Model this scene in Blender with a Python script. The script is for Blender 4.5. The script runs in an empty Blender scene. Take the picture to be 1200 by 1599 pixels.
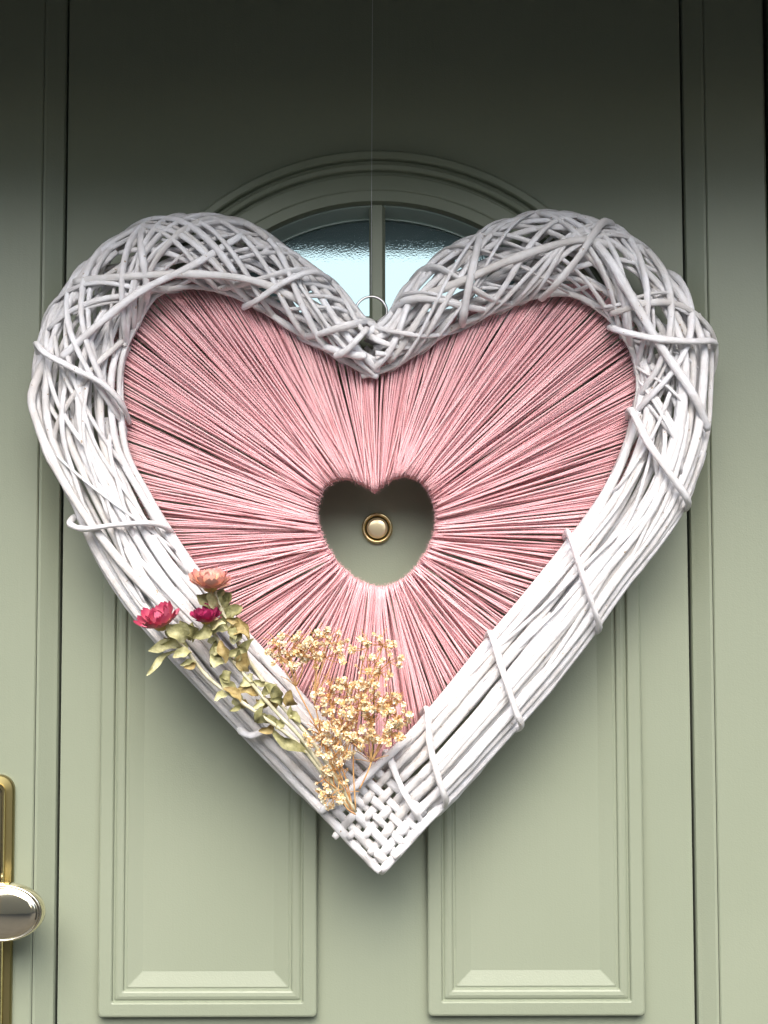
import bpy, bmesh, math, random
from mathutils import Vector, Matrix, Euler
from mathutils.geometry import tessellate_polygon
R = math.radians
random.seed(11)
S = bpy.context.scene
COL = S.collection

# ------------------------------------------------------------------ camera
IW, IH = 1200.0, 1599.0
DIST, TILT, ROLL = 1.45, R(4.0), R(-0.12)
FRAME_H = 0.96                              # metres of door in the frame height, on the axis
AX_Z = 1.435
cam_d = bpy.data.cameras.new('camera'); cam = bpy.data.objects.new('camera', cam_d); COL.objects.link(cam)
cam_d.sensor_fit = 'VERTICAL'; cam_d.sensor_height = 36.0
TANV = FRAME_H / 2 / DIST
cam_d.lens = 18.0 / TANV
cam_d.clip_start = 0.05; cam_d.clip_end = 500
CAM = Vector((0, -DIST, AX_Z - DIST * math.tan(TILT)))
CROT = (Euler((R(90) + TILT, 0, 0)).to_matrix() @ Matrix.Rotation(ROLL, 3, 'Z'))
cam.location = CAM; cam.rotation_euler = CROT.to_euler()
S.camera = cam
cam_d.dof.use_dof = False

# ------------------------------------------------------------------ sky, sun, exposure
SUN_EL, SUN_AZ = R(49), R(3)
w = bpy.data.worlds.new('World'); S.world = w; w.use_nodes = True
nt = w.node_tree; nt.nodes.clear()
sky = nt.nodes.new('ShaderNodeTexSky'); sky.sky_type = 'NISHITA'; sky.sun_disc = False
sky.sun_elevation = SUN_EL; sky.sun_rotation = R(180) + SUN_AZ
sky.air_density = 1.0; sky.dust_density = 4.0; sky.ozone_density = 1.0
bg = nt.nodes.new('ShaderNodeBackground'); bg.inputs[1].default_value = 0.11
wo = nt.nodes.new('ShaderNodeOutputWorld')
nt.links.new(sky.outputs[0], bg.inputs[0]); nt.links.new(bg.outputs[0], wo.inputs[0])
sl = bpy.data.lights.new('sun', 'SUN'); sl.energy = 1.5; sl.angle = R(60); sl.color = (1.0, 0.985, 0.965)
sun = bpy.data.objects.new('sun', sl); COL.objects.link(sun)
sdir = Vector((math.sin(SUN_AZ) * math.cos(SUN_EL), -math.cos(SUN_AZ) * math.cos(SUN_EL), math.sin(SUN_EL)))
sun.rotation_euler = sdir.to_track_quat('Z', 'Y').to_euler(); sun.location = (0, -4, 6)
S.view_settings.view_transform = 'Standard'; S.view_settings.look = 'None'
S.view_settings.gamma = 1; S.view_settings.use_curve_mapping = False
S.view_settings.exposure = 1.70

# ------------------------------------------------------------------ helpers
def P(px, py, Y=0.0):
    """point of the plane y=Y that the photograph shows at pixel (px, py)"""
    a = (px - IW / 2) / (IH / 2) * TANV; b = -(py - IH / 2) / (IH / 2) * TANV
    d = CROT @ Vector((a, b, -1))
    return CAM + d * ((Y - CAM.y) / d.y)
def X(px, py=800, Y=0.0): return P(px, py, Y).x
def Z(py, px=600, Y=0.0): return P(px, py, Y).z
U = 0.00056                                  # metres per photo pixel at the wreath

def link(o, parent=None):
    COL.objects.link(o)
    if parent is not None: o.parent = parent
    return o
def tag(o, label=None, cat=None, group=None, kind=None):
    for k, v in (('label', label), ('category', cat), ('group', group), ('kind', kind)):
        if v: o[k] = v
    return o
def empty(name, loc=(0, 0, 0)):
    o = bpy.data.objects.new(name, None); o.location = loc; o.empty_display_size = 0.03
    return link(o)
def mesh(name, V, F, mat, parent=None, smooth=False, uv=None):
    """vertices in world space; the object's origin is moved to their centre"""
    me = bpy.data.meshes.new(name)
    n = len(V)
    c = Vector((sum(v[0] for v in V) / n, sum(v[1] for v in V) / n, sum(v[2] for v in V) / n))
    me.from_pydata([(v[0] - c.x, v[1] - c.y, v[2] - c.z) for v in V], [], F)
    if smooth:
        me.polygons.foreach_set('use_smooth', [True] * len(me.polygons))
    if uv:
        lay = me.uv_layers.new(name='UVMap')
        for l in me.loops: lay.data[l.index].uv = uv[l.vertex_index]
    me.materials.append(mat); me.update()
    o = bpy.data.objects.new(name, me)
    link(o, parent)
    o.location = c - (parent_loc(parent) if parent is not None else Vector())
    return o
def parent_loc(p):
    v = Vector()
    while p is not None: v += p.location; p = p.parent
    return v
def fixn(o):
    bm = bmesh.new(); bm.from_mesh(o.data); bmesh.ops.recalc_face_normals(bm, faces=bm.faces); bm.to_mesh(o.data); bm.free(); return o

def sweep(pts, rad, sides=8, flat=1.0, closed=False, uvlen=False):
    """tube along pts; rad a number or a list; returns V, F"""
    n = len(pts); V = []; F = []
    if not hasattr(rad, '__len__'): rad = [rad] * n
    T = []
    for i in range(n):
        a = pts[i - 1] if (i > 0 or closed) else pts[i]; b = pts[(i + 1) % n] if (i < n - 1 or closed) else pts[i]
        t = b - a
        T.append(t.normalized() if t.length > 1e-9 else Vector((0, 0, 1)))
    up = Vector((0, -1, 0))
    if abs(T[0].dot(up)) > 0.95: up = Vector((1, 0, 0))
    N = (up - T[0] * up.dot(T[0])).normalized()
    for i in range(n):
        N = (N - T[i] * N.dot(T[i]))
        N = N.normalized() if N.length > 1e-6 else T[i].orthogonal().normalized()
        B = T[i].cross(N)
        for k in range(sides):
            a = 2 * math.pi * k / sides
            V.append(pts[i] + N * (math.cos(a) * rad[i] * flat) + B * (math.sin(a) * rad[i]))
    for i in range(n if closed else n - 1):
        j = (i + 1) % n
        for k in range(sides):
            l = (k + 1) % sides
            F.append((i * sides + k, i * sides + l, j * sides + l, j * sides + k))
    if not closed:
        F.append(tuple(range(sides - 1, -1, -1))); F.append(tuple((n - 1) * sides + k for k in range(sides)))
    return V, F
def spline(pts, n):
    """Catmull-Rom through pts, n samples"""
    m = len(pts); out = []
    for i in range(n):
        t = i / (n - 1) * (m - 1); k = min(int(t), m - 2); f = t - k
        p0 = pts[max(k - 1, 0)]; p1 = pts[k]; p2 = pts[k + 1]; p3 = pts[min(k + 2, m - 1)]
        out.append(0.5 * ((2 * p1) + (p2 - p0) * f + (2 * p0 - 5 * p1 + 4 * p2 - p3) * f * f + (3 * p1 - p0 - 3 * p2 + p3) * f ** 3))
    return out
class Soup:
    def __init__(s): s.V = []; s.F = []
    def add(s, VF):
        b = len(s.V); s.V += VF[0]; s.F += [tuple(i + b for i in f) for f in VF[1]]
def box(x0, x1, y0, y1, z0, z1):
    V = [Vector((x, y, z)) for x in (x0, x1) for y in (y0, y1) for z in (z0, z1)]
    return V, [(0, 1, 3, 2), (4, 6, 7, 5), (0, 4, 5, 1), (2, 3, 7, 6), (0, 2, 6, 4), (1, 5, 7, 3)]

# ------------------------------------------------------------------ materials
def mat(name, col, rough=0.5, metal=0.0, **kw):
    m = bpy.data.materials.new(name); m.use_nodes = True
    b = m.node_tree.nodes['Principled BSDF']
    b.inputs['Base Color'].default_value = (*col, 1); b.inputs['Roughness'].default_value = rough; b.inputs['Metallic'].default_value = metal
    for k, v in kw.items(): b.inputs[k].default_value = v
    return m, m.node_tree, b
def node(t, typ, **kw):
    n = t.nodes.new(typ)
    for k, v in kw.items(): setattr(n, k, v)
    return n
def noise(t, scale, detail=3, coord='Object', stretch=None):
    tc = node(t, 'ShaderNodeTexCoord'); n = node(t, 'ShaderNodeTexNoise'); n.inputs['Scale'].default_value = scale; n.inputs['Detail'].default_value = detail
    if stretch:
        mp = node(t, 'ShaderNodeMapping'); mp.inputs['Scale'].default_value = stretch
        t.links.new(tc.outputs[coord], mp.inputs[0]); t.links.new(mp.outputs[0], n.inputs[0])
    else: t.links.new(tc.outputs[coord], n.inputs[0])
    return n
def ramp(t, src, stops):
    r = node(t, 'ShaderNodeValToRGB'); e = r.color_ramp.elements
    while len(e) < len(stops): e.new(0.5)
    for i, (p, c) in enumerate(stops): e[i].position = p; e[i].color = (*c, 1)
    t.links.new(src, r.inputs[0]); return r
def bump(t, b, src, strength, dist):
    n = node(t, 'ShaderNodeBump'); n.inputs['Strength'].default_value = strength; n.inputs['Distance'].default_value = dist
    t.links.new(src, n.inputs['Height']); t.links.new(n.outputs[0], b.inputs['Normal']); return n
def rnd(t):
    """a random number per object and per mesh island"""
    oi = node(t, 'ShaderNodeObjectInfo'); g = node(t, 'ShaderNodeNewGeometry')
    a = node(t, 'ShaderNodeMath', operation='ADD'); t.links.new(oi.outputs['Random'], a.inputs[0]); t.links.new(g.outputs['Random Per Island'], a.inputs[1])
    f = node(t, 'ShaderNodeMath', operation='FRACT'); t.links.new(a.outputs[0], f.inputs[0]); return f.outputs[0]

M_DOOR, t, b = mat('sage_paint', (0.238, 0.270, 0.194), 0.42)
n1 = noise(t, 3.0, 5); r = ramp(t, n1.outputs[0], [(0.3, (0.227, 0.259, 0.185)), (0.7, (0.25, 0.282, 0.205))]); t.links.new(r.outputs[0], b.inputs['Base Color'])
n2 = noise(t, 160, 5, stretch=(1, 1, 0.07)); n4 = noise(t, 700, 2); ad = node(t, 'ShaderNodeMath', operation='ADD'); t.links.new(n2.outputs[0], ad.inputs[0]); t.links.new(n4.outputs[0], ad.inputs[1]); bump(t, b, ad.outputs[0], 0.22, 0.0007)
n3 = noise(t, 9, 4); r3 = node(t, 'ShaderNodeMapRange'); r3.inputs[3].default_value = 0.34; r3.inputs[4].default_value = 0.5; t.links.new(n3.outputs[0], r3.inputs[0]); t.links.new(r3.outputs[0], b.inputs['Roughness'])

M_BEAD, t, b = mat('teal_lit_bead', (0.42, 0.54, 0.49), 0.4)  # same paint as the door, with teal light on the bead put into its colour
M_GAP, t, b = mat('seal_rubber', (0.012, 0.013, 0.016), 0.7)
M_WILLOW, t, b = mat('white_painted_willow', (0.8, 0.79, 0.8), 0.5)
rr = rnd(t); r = ramp(t, rr, [(0, (0.69, 0.68, 0.67)), (0.3, (0.765, 0.765, 0.775)), (1, (0.81, 0.815, 0.84))])
n1 = noise(t, 60, 4); r1 = ramp(t, n1.outputs[0], [(0.42, (0.80, 0.76, 0.72)), (0.6, (1, 1, 1))])
mx = node(t, 'ShaderNodeMixRGB', blend_type='MULTIPLY'); mx.inputs[0].default_value = 0.55
t.links.new(r.outputs[0], mx.inputs[1]); t.links.new(r1.outputs[0], mx.inputs[2]); t.links.new(mx.outputs[0], b.inputs['Base Color'])
uvn = noise(t, 1.0, 5, coord='UV', stretch=(14, 90, 1)); cnode = noise(t, 210, 3)
sp = ramp(t, cnode.outputs[0], [(0.70, (0, 0, 0)), (0.735, (1, 1, 1))]); mxc = node(t, 'ShaderNodeMixRGB'); mxc.inputs[2].default_value = (0.36, 0.27, 0.18, 1)
t.links.new(sp.outputs[0], mxc.inputs[0]); t.links.new(mx.outputs[0], mxc.inputs[1]); t.links.new(mxc.outputs[0], b.inputs['Base Color'])
n2 = noise(t, 200, 4); ad = node(t, 'ShaderNodeMath', operation='ADD'); t.links.new(n2.outputs[0], ad.inputs[0]); t.links.new(uvn.outputs[0], ad.inputs[1]); bump(t, b, ad.outputs[0], 0.6, 0.0013)

M_YARN, t, b = mat('pink_yarn', (0.64, 0.30, 0.33), 0.9)
rr = rnd(t); r = ramp(t, rr, [(0, (0.76, 0.38, 0.40)), (0.5, (0.84, 0.48, 0.505)), (1, (0.89, 0.57, 0.58))]); 
n1 = noise(t, 900, 2); r1 = ramp(t, n1.outputs[0], [(0.35, (0.82, 0.8, 0.8)), (0.65, (1.05, 1.05, 1.05))])
mx = node(t, 'ShaderNodeMixRGB', blend_type='MULTIPLY'); mx.inputs[0].default_value = 0.7
t.links.new(r.outputs[0], mx.inputs[1]); t.links.new(r1.outputs[0], mx.inputs[2]); t.links.new(mx.outputs[0], b.inputs['Base Color'])
bump(t, b, n1.outputs[0], 0.6, 0.001)
b.inputs['Sheen Weight'].default_value = 0.25; b.inputs['Sheen Roughness'].default_value = 0.5; b.inputs['Sheen Tint'].default_value = (1, 0.75, 0.78, 1)

M_GLASS, t, b = mat('obscure_glass', (0.82, 0.95, 0.95), 0.02); b.inputs['Transmission Weight'].default_value = 1; b.inputs['IOR'].default_value = 1.22
n1 = noise(t, 620, 2); bump(t, b, n1.outputs[0], 0.34, 0.0002)
M_BRASS, t, b = mat('polished_brass', (0.80, 0.66, 0.36), 0.09, 1.0)
n1 = noise(t, 25, 4); r3 = node(t, 'ShaderNodeMapRange'); r3.inputs[3].default_value = 0.05; r3.inputs[4].default_value = 0.2; t.links.new(n1.outputs[0], r3.inputs[0]); t.links.new(r3.outputs[0], b.inputs['Roughness'])
M_BRASSD, t, b = mat('dull_brass', (0.30, 0.255, 0.11), 0.38, 1.0)
M_CHROME, t, b = mat('bright_chrome', (0.88, 0.80, 0.60), 0.10, 1.0)
M_SATIN, t, b = mat('satin_brass', (0.96, 0.82, 0.52), 0.28, 0.7)
M_STEEL, t, b = mat('galvanised_wire', (0.62, 0.63, 0.64), 0.3, 1.0)
M_LENSWELL, t, b = mat('dark_well', (0.06, 0.045, 0.015), 0.4, 0.6)
M_THREAD, t, b = mat('nylon_thread', (0.75, 0.76, 0.78), 0.2)
M_STEM, t, b = mat('dry_pale_stem', (0.62, 0.58, 0.40), 0.7)
n1 = noise(t, 120, 3, stretch=(1, 1, 0.3)); r = ramp(t, n1.outputs[0], [(0.3, (0.40, 0.37, 0.22)), (0.7, (0.64, 0.61, 0.46))]); t.links.new(r.outputs[0], b.inputs['Base Color'])
M_GYPSTEM, t, b = mat('orange_gypsophila_stem', (0.52, 0.23, 0.06), 0.7)
rr = noise(t, 60, 2); r = ramp(t, rr.outputs[0], [(0.35, (0.46, 0.20, 0.05)), (0.7, (0.66, 0.42, 0.18))]); t.links.new(r.outputs[0], b.inputs['Base Color'])
M_BLOSSOM, t, b = mat('cream_blossom', (0.8, 0.66, 0.42), 0.8)
rr = rnd(t); r = ramp(t, rr, [(0, (0.70, 0.40, 0.14)), (0.3, (0.82, 0.62, 0.34)), (0.65, (0.86, 0.76, 0.53)), (1, (0.89, 0.86, 0.72))]); t.links.new(r.outputs[0], b.inputs['Base Color'])
def leafmat(name, c0, c1, c2):
    m, t, b = mat(name, c1, 0.65)
    n1 = noise(t, 150, 4); r = ramp(t, n1.outputs[0], [(0.3, c0), (0.5, c1), (0.7, c2)])
    t.links.new(r.outputs[0], b.inputs['Base Color']); n2 = noise(t, 420, 3); bump(t, b, n2.outputs[0], 0.6, 0.001); return m
M_LEAF = [leafmat('dry_olive_leaf', (0.125, 0.122, 0.045), (0.24, 0.23, 0.095), (0.38, 0.36, 0.18)),
          leafmat('dry_yellow_leaf', (0.27, 0.26, 0.115), (0.40, 0.385, 0.19), (0.56, 0.54, 0.32)),
          leafmat('dry_brown_leaf', (0.17, 0.115, 0.035), (0.30, 0.225, 0.08), (0.43, 0.345, 0.155))]
def petalmat(name, base, mid, tip):
    m, t, b = mat(name, mid, 0.45)
    u = node(t, 'ShaderNodeUVMap'); sx = node(t, 'ShaderNodeSeparateXYZ'); t.links.new(u.outputs[0], sx.inputs[0])
    r = ramp(t, sx.outputs['Y'], [(0.12, base), (0.45, mid), (0.95, tip)])
    mx = node(t, 'ShaderNodeMixRGB', blend_type='MULTIPLY'); mx.inputs[0].default_value = 0.6
    r2 = ramp(t, rnd(t), [(0, (0.6, 0.5, 0.55)), (1, (1.2, 1.15, 1.15))])
    t.links.new(r.outputs[0], mx.inputs[1]); t.links.new(r2.outputs[0], mx.inputs[2]); t.links.new(mx.outputs[0], b.inputs['Base Color']); return m
M_PET1 = petalmat('crimson_petal', (0.80, 0.42, 0.10), (0.62, 0.12, 0.17), (0.34, 0.03, 0.08))
M_PET1B = petalmat('rose_petal', (0.80, 0.40, 0.25), (0.78, 0.34, 0.40), (0.62, 0.11, 0.20))
M_PET2 = petalmat('magenta_petal', (0.55, 0.20, 0.16), (0.52, 0.06, 0.17), (0.36, 0.02, 0.10))
M_PET3 = petalmat('peach_petal', (0.80, 0.50, 0.16), (0.80, 0.40, 0.22), (0.66, 0.27, 0.25))
M_PET3B = petalmat('pale_peach_petal', (0.82, 0.62, 0.34), (0.84, 0.62, 0.42), (0.78, 0.44, 0.36))
M_DISC, t, b = mat('flower_core', (0.5, 0.36, 0.12), 0.8)
M_WALL, t, b = mat('house_render', (0.32, 0.30, 0.27), 0.85)
n1 = noise(t, 40, 4); bump(t, b, n1.outputs[0], 0.4, 0.004)
M_OPP, t, b = mat('sky_block_cream', (0.42, 0.36, 0.27), 0.85)  # for the added blocks opposite, pale so that the brass reflects them
M_SOFFIT, t, b = mat('dark_soffit', (0.05, 0.05, 0.045), 0.7)
M_PAVING, t, b = mat('paving', (0.06, 0.06, 0.055), 0.85)
n1 = noise(t, 6, 6); r = ramp(t, n1.outputs[0], [(0.3, (0.045, 0.043, 0.04)), (0.7, (0.085, 0.082, 0.075))]); t.links.new(r.outputs[0], b.inputs['Base Color'])
M_HALL, t, b = mat('hall_plaster', (0.10, 0.12, 0.12), 0.9)
M_GLOW = bpy.data.materials.new('hall_glow'); M_GLOW.use_nodes = True  # glow of the panel added behind the door's glass
t = M_GLOW.node_tree; t.nodes.clear(); e = node(t, 'ShaderNodeEmission'); e.inputs[0].default_value = (0.76, 0.90, 0.96, 1); e.inputs[1].default_value = 0.40
o_ = node(t, 'ShaderNodeOutputMaterial'); t.links.new(e.outputs[0], o_.inputs[0])

# ------------------------------------------------------------------ setting (mostly out of frame)
GZ = 0.0
DX0, DX1 = X(-62), X(1190, 200)                  # door leaf edges
EDGE_D, EDGE_H = 0.42, -0.048                 # canopy depth, its underside above the top of the frame
ZTOP = Z(0)
tag(mesh('ground', [Vector((-150, -300, -0.16)), Vector((150, -300, -0.16)), Vector((150, 40, -0.16)), Vector((-150, 40, -0.16))], [(0, 1, 2, 3)], M_PAVING), kind='structure')
V, F = box(-1.1, 1.1, -1.3, 0.08, -0.15, -0.004); tag(mesh('porch_floor', V, F, M_PAVING), kind='structure')
zc = ZTOP + EDGE_H
V = [Vector((x, y, z)) for x in (-1.45, 1.45) for y, z in ((-EDGE_D, zc), (-0.0355, ZTOP + 0.075), (-0.0355, ZTOP + 0.17), (-EDGE_D, zc + 0.09))]
F = [(0, 1, 2, 3), (7, 6, 5, 4), (0, 4, 5, 1), (1, 5, 6, 2), (2, 6, 7, 3), (3, 7, 4, 0)]; tag(mesh('porch_roof', V, F, M_SOFFIT), kind='structure')
V, F = box(-1.42, -1.30, -1.3, -0.036, -0.15, zc); tag(mesh('side_block_wall', V, F, M_SOFFIT), kind='structure')  # unseen side walls, added to cut sky light from the sides
V, F = box(1.30, 1.42, -1.3, -0.036, -0.15, zc); tag(mesh('side_block_wall', V, F, M_SOFFIT), kind='structure')
ow = Soup()
for x0, x1, hh, yy in ((-16, -9.5, 3.6, -8.2), (-9.3, -5.2, 2.1, -7.6), (-5.0, -2.1, 4.0, -8.0), (-1.9, 2.3, 3.9, -7.0), (2.5, 4.4, 1.7, -7.2), (4.6, 8.5, 3.9, -8.4), (8.7, 16, 2.6, -7.8)): ow.add(box(x0, x1, yy - .4, yy, -0.16, hh))
tag(mesh('sky_block_wall', ow.V, ow.F, M_OPP), kind='structure')  # unseen blocks added to cut the low sky and darken the glass reflection
FX0, FX1 = DX0 - 0.075, DX1 + 0.075
WALL_Y = -0.035
wl = Soup()
wl.add(box(-4, FX0, WALL_Y, 0.25, -0.15, 2.75)); wl.add(box(FX1, 4, WALL_Y, 0.25, -0.15, 2.75)); wl.add(box(FX0, FX1, WALL_Y, 0.25, ZTOP + 0.18, 2.75))
tag(mesh('house_wall', wl.V, wl.F, M_WALL), kind='structure')
hl = Soup()
hx0, hx1, hy0, hy1, hz0, hz1 = -0.9, 0.9, 0.26, 3.0, 0.0, 3.0
V = [Vector(p) for p in ((hx0, hy0, hz0), (hx1, hy0, hz0), (hx1, hy1, hz0), (hx0, hy1, hz0), (hx0, hy0, hz1), (hx1, hy0, hz1), (hx1, hy1, hz1), (hx0, hy1, hz1))]
tag(mesh('hall_interior', V, [(0, 1, 2, 3), (4, 7, 6, 5), (0, 3, 7, 4), (1, 5, 6, 2), (2, 6, 7, 3)], M_HALL), kind='structure')
# ------------------------------------------------------------------ door
door = tag(empty('front_door', (X(590), 0.02, GZ)), 'sage green panelled front door with an arched window, behind the heart wreath', 'door')
ZB, ZT = 0.05, ZTOP + 0.105
GX0, GX1 = X(99, 850), X(1073.5, 850)
def D_ring(off, Y, n=40, R0=434.0, cy=666.0, ybot=588.0):
    """D-shaped arch outline inset by off photo pixels"""
    c = P(590, cy, 0); k = (P(590, cy - R0, -0.009).z - c.z) / R0
    Rr = (R0 - off) * k; zb = P(590, ybot, 0).z + off * k
    h = zb - c.z
    a0 = math.asin(max(-1, min(1, h / Rr)))
    pts = [Vector((c.x + Rr * math.cos(a), Y, c.z + Rr * math.sin(a))) for a in [a0 + (math.pi - 2 * a0) * i / n for i in range(n + 1)]]
    xl, xr = pts[-1].x, pts[0].x
    pts += [Vector((xl + (xr - xl) * i / 10, Y, zb)) for i in range(1, 10)]
    return pts
hole = D_ring(86, 0.0)
outer = [Vector((GX0, 0, ZB)), Vector((GX1, 0, ZB)), Vector((GX1, 0, ZT)), Vector((GX0, 0, ZT))]
tris = tessellate_polygon([outer, hole]); allv = outer + hole
slab = mesh('door_slab', allv, [tuple(f) for f in tris], M_DOOR, door); fixn(slab)
if slab.data.polygons[0].normal.y > 0: slab.data.flip_normals()
# edge returns of the slab so that the gap reads as a real recess
def strip(name, prof, z0, z1, m, parent, back=0.05):
    """vertical extrusion of a profile [(x, y)...] left to right, closed at the back"""
    pr = list(prof) + [(prof[-1][0], back), (prof[0][0], back)]
    n = len(pr); V = [Vector((x, y, z)) for z in (z0, z1) for x, y in pr]
    F = [(i, (i + 1) % n, n + (i + 1) % n, n + i) for i in range(n)] + [tuple(range(n - 1, -1, -1)), tuple(range(n, 2 * n))]
    return fixn(mesh(name, V, F, m, parent))
e = 0.0012
strip('slab_edge', [(GX0 - 0.004, 0.012), (GX0 - 0.0005, 0.012)], ZB, ZT, M_GAP, door)
strip('slab_edge', [(GX1 + 0.0005, 0.012), (GX1 + 0.004, 0.012)], ZB, ZT, M_GAP, door)
xl = X(64, 850); gl = GX0 - 0.0022
strip('glazing_bead', [(xl + .0006, -0.0125), (xl + 0.003, -0.012), (gl - 0.004, -0.0055), (gl - 0.001, -0.004), (gl, -0.001)], ZB, ZT, M_DOOR, door)
strip('stile', [(DX0, -0.014), (xl - 0.0012, -0.014), (xl, -0.0128)], ZB, ZT, M_DOOR, door)
xr = X(1108, 850); gr = GX1 + 0.0022
strip('glazing_bead', [(gr, -0.001), (gr + 0.001, -0.004), (gr + 0.004, -0.0055), (xr - 0.003, -0.012), (xr - .0006, -0.0125)], ZB, ZT, M_DOOR, door)
strip('stile', [(xr, -0.0128), (xr + 0.0012, -0.014), (DX1 - 0.002, -0.014), (DX1, -0.012)], ZB, ZT, M_DOOR, door)
# raised mouldings round the lower panels
def rrect(x0, x1, z0, z1, rad, Y, seg=4):
    pts = []
    for cx, cz, a0 in ((x1 - rad, z1 - rad, 0), (x0 + rad, z1 - rad, 90), (x0 + rad, z0 + rad, 180), (x1 - rad, z0 + rad, 270)):
        for i in range(seg + 1):
            a = R(a0 + 90 * i / seg); pts.append(Vector((cx + rad * math.cos(a), Y, cz + rad * math.sin(a))))
    return pts
def rings(loops, cap=True):
    n = len(loops[0]); V = [p for l in loops for p in l]; F = []
    for i in range(len(loops) - 1):
        for k in range(n):
            l = (k + 1) % n; F.append((i * n + k, i * n + l, (i + 1) * n + l, (i + 1) * n + k))
    if cap: F.append(tuple((len(loops) - 1) * n + k for k in range(n)))
    return V, F
PROF = [(0, 0.001), (0, -0.0075), (1.2, -0.0092), (3.5, -0.0098), (20, -0.0100), (21.5, -0.0092), (22.6, -0.0066), (24.5, -0.0066), (27, -0.0078), (31, -0.0084), (36, -0.0080), (38, -0.0074), (39.2, -0.0052), (41.5, -0.0050), (44, -0.0056), (64, -0.0024), (66, -0.0021)]
for (xa, xb, yb) in ((155, 496, 1585), (668, 1006, 1583)):
    x0, x1 = X(xa, yb), X(xb, yb); z0, z1 = Z(yb, (xa + xb) / 2), Z(885)
    L = []
    for off, Y in PROF:
        d = off * 0.000606; L.append(rrect(x0 + d, x1 - d, z0 + d, z1 - d, 0.004 if off < 5 else (0.002 if off < 25 else 0.0012), Y))
    V, F = rings(L); fixn(mesh('raised_panel', V, F, M_DOOR, door))
# arched window: moulding, bead, glass, mullion
AP = [(0, 0.002), (0.5, -0.003), (3, -0.0075), (7, -0.0092), (16, -0.0095), (18, -0.0085), (19.5, -0.0052), (22, -0.0052), (24, -0.0080), (28, -0.0092), (33, -0.0088), (35, -0.0080), (36.5, -0.0045), (39, -0.0045), (41, -0.0066), (44, -0.0072), (64, -0.0080), (66, -0.0078), (67.5, -0.0068), (70, -0.0066), (83, -0.0060), (86, -0.0045), (86.3, 0.004)]
V, F = rings([D_ring(o, y) for o, y in [(o, y * 1.5 if y < 0 and 0 < o < 60 else (y - .004 if 60 < o < 86 else y)) for o, y in AP]], cap=False)
arch = fixn(mesh('window_moulding', V, F, M_DOOR, door))
V, F = rings([D_ring(o, y) for o, y in ((86.35, -0.001), (88, 0.000), (97, 0.016), (99, 0.0185), (101, 0.0185), (101, 0.026))], cap=False)
fixn(mesh('glazing_bead', V, F, M_BEAD, arch))
gp = D_ring(95, 0.0205); gq = D_ring(95, 0.0265)
V, F = rings([gp, gq]); F.append(tuple(range(len(gp) - 1, -1, -1)))
fixn(mesh('glass_pane', V, F, M_GLASS, arch))
mx0, mx1 = X(577, 400), X(602, 400); zg0, zg1 = D_ring(86, 0)[-1].z + 0.0005, Z(320)
V, F = [], []
pr = [(mx0, 0.0195), (mx0, 0.002), (mx0 + 0.003, -0.003), (mx1 - 0.003, -0.003), (mx1, 0.002), (mx1, 0.0195)]
n = len(pr); V = [Vector((x, y, z)) for z in (zg0, zg1) for x, y in pr]
F = [(i, (i + 1) % n, n + (i + 1) % n, n + i) for i in range(n)] + [tuple(range(n)), tuple(range(2 * n - 1, n - 1, -1))]
fixn(mesh('mullion', V, F, M_DOOR, arch))
# glowing panel added in the hall to give the door's glass its bright band
g = P(590, 395, 0.02); d = (g - CAM); k = (2.9 - CAM.y) / d.y; zt = (CAM + d * k).z
def thru(px): gg = P(px, 440, 0.02); dd = gg - CAM; return (CAM + dd * k).x
V, F = box(thru(450), thru(745), 2.90, 2.94, zt - 0.75, zt)
bw = mesh('hall_glow_panel', V, F, M_GLOW); tag(bw, kind='structure')
# spy hole
def lathe(prof, c, sides=40, axis='Y', sx=1.0, sz=1.0):
    """prof: (radius, y offset); revolve about the y axis through c"""
    L = [[c + Vector((r * math.cos(2 * math.pi * k / sides) * sx, y, r * math.sin(2 * math.pi * k / sides) * sz)) for k in range(sides)] for r, y in prof]
    return rings(L)
pc = P(589.5, 825, 0.0); pu = 0.0006
V, F = lathe([(24.5 * pu, 0.001), (24.5 * pu, -0.002), (23.6 * pu, -0.0042), (21.5 * pu, -0.0052), (19.8 * pu, -0.0044), (18.6 * pu, -0.002), (18 * pu, 0.0005)], pc)
ph = fixn(mesh('spy_hole', V, F, M_BRASS, door, smooth=True))
V, F = lathe([(18.4 * pu, -0.0012), (15.0 * pu, -0.0012)], pc); mesh('well', V, F, M_LENSWELL, ph)
V, F = lathe([(16.2 * pu, -0.001), (16.0 * pu, -0.0042), (15.2 * pu, -0.0050), (12 * pu, -0.0055), (7 * pu, -0.0059), (2 * pu, -0.0060)], pc); fixn(mesh('lens', V, F, M_SATIN, ph, smooth=True))
# handle on the left stile
Y0 = -0.0145
hx0, hx1 = X(-32, 1420, Y0), X(21.5, 1420, Y0); hz1 = Z(1209, 10, Y0); hz0 = hz1 - 0.27
L = []
for off, Y, rad in ((0, Y0 + 0.001, .014), (0, Y0 - 0.004, .014), (0.0012, Y0 - 0.0056, .013), (0.0065, Y0 - 0.0066, .009)):
    L.append(rrect(hx0 + off, hx1 - off, hz0 + off, hz1 - off, rad, Y, 8))
V, F = rings(L); pl = fixn(mesh('handle_plate', V, F, M_BRASSD, door, smooth=False))
L = []
for off, Y, rad in ((0.0068, Y0 - 0.0060, .0085), (0.0068, Y0 - 0.0100, .0085), (0.0076, Y0 - 0.0112, .008), (0.0092, Y0 - 0.0112, .007), (0.0100, Y0 - 0.0100, .0065), (0.0102, Y0 - 0.0075, .006), (0.0125, Y0 - 0.0072, .005)):
    L.append(rrect(hx0 + off, hx1 - off, hz0 + off, hz1 - off, rad, Y, 8))
V, F = rings(L); fixn(mesh('raised_trim', V, F, M_BRASS, pl))
KY = -0.062
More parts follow.
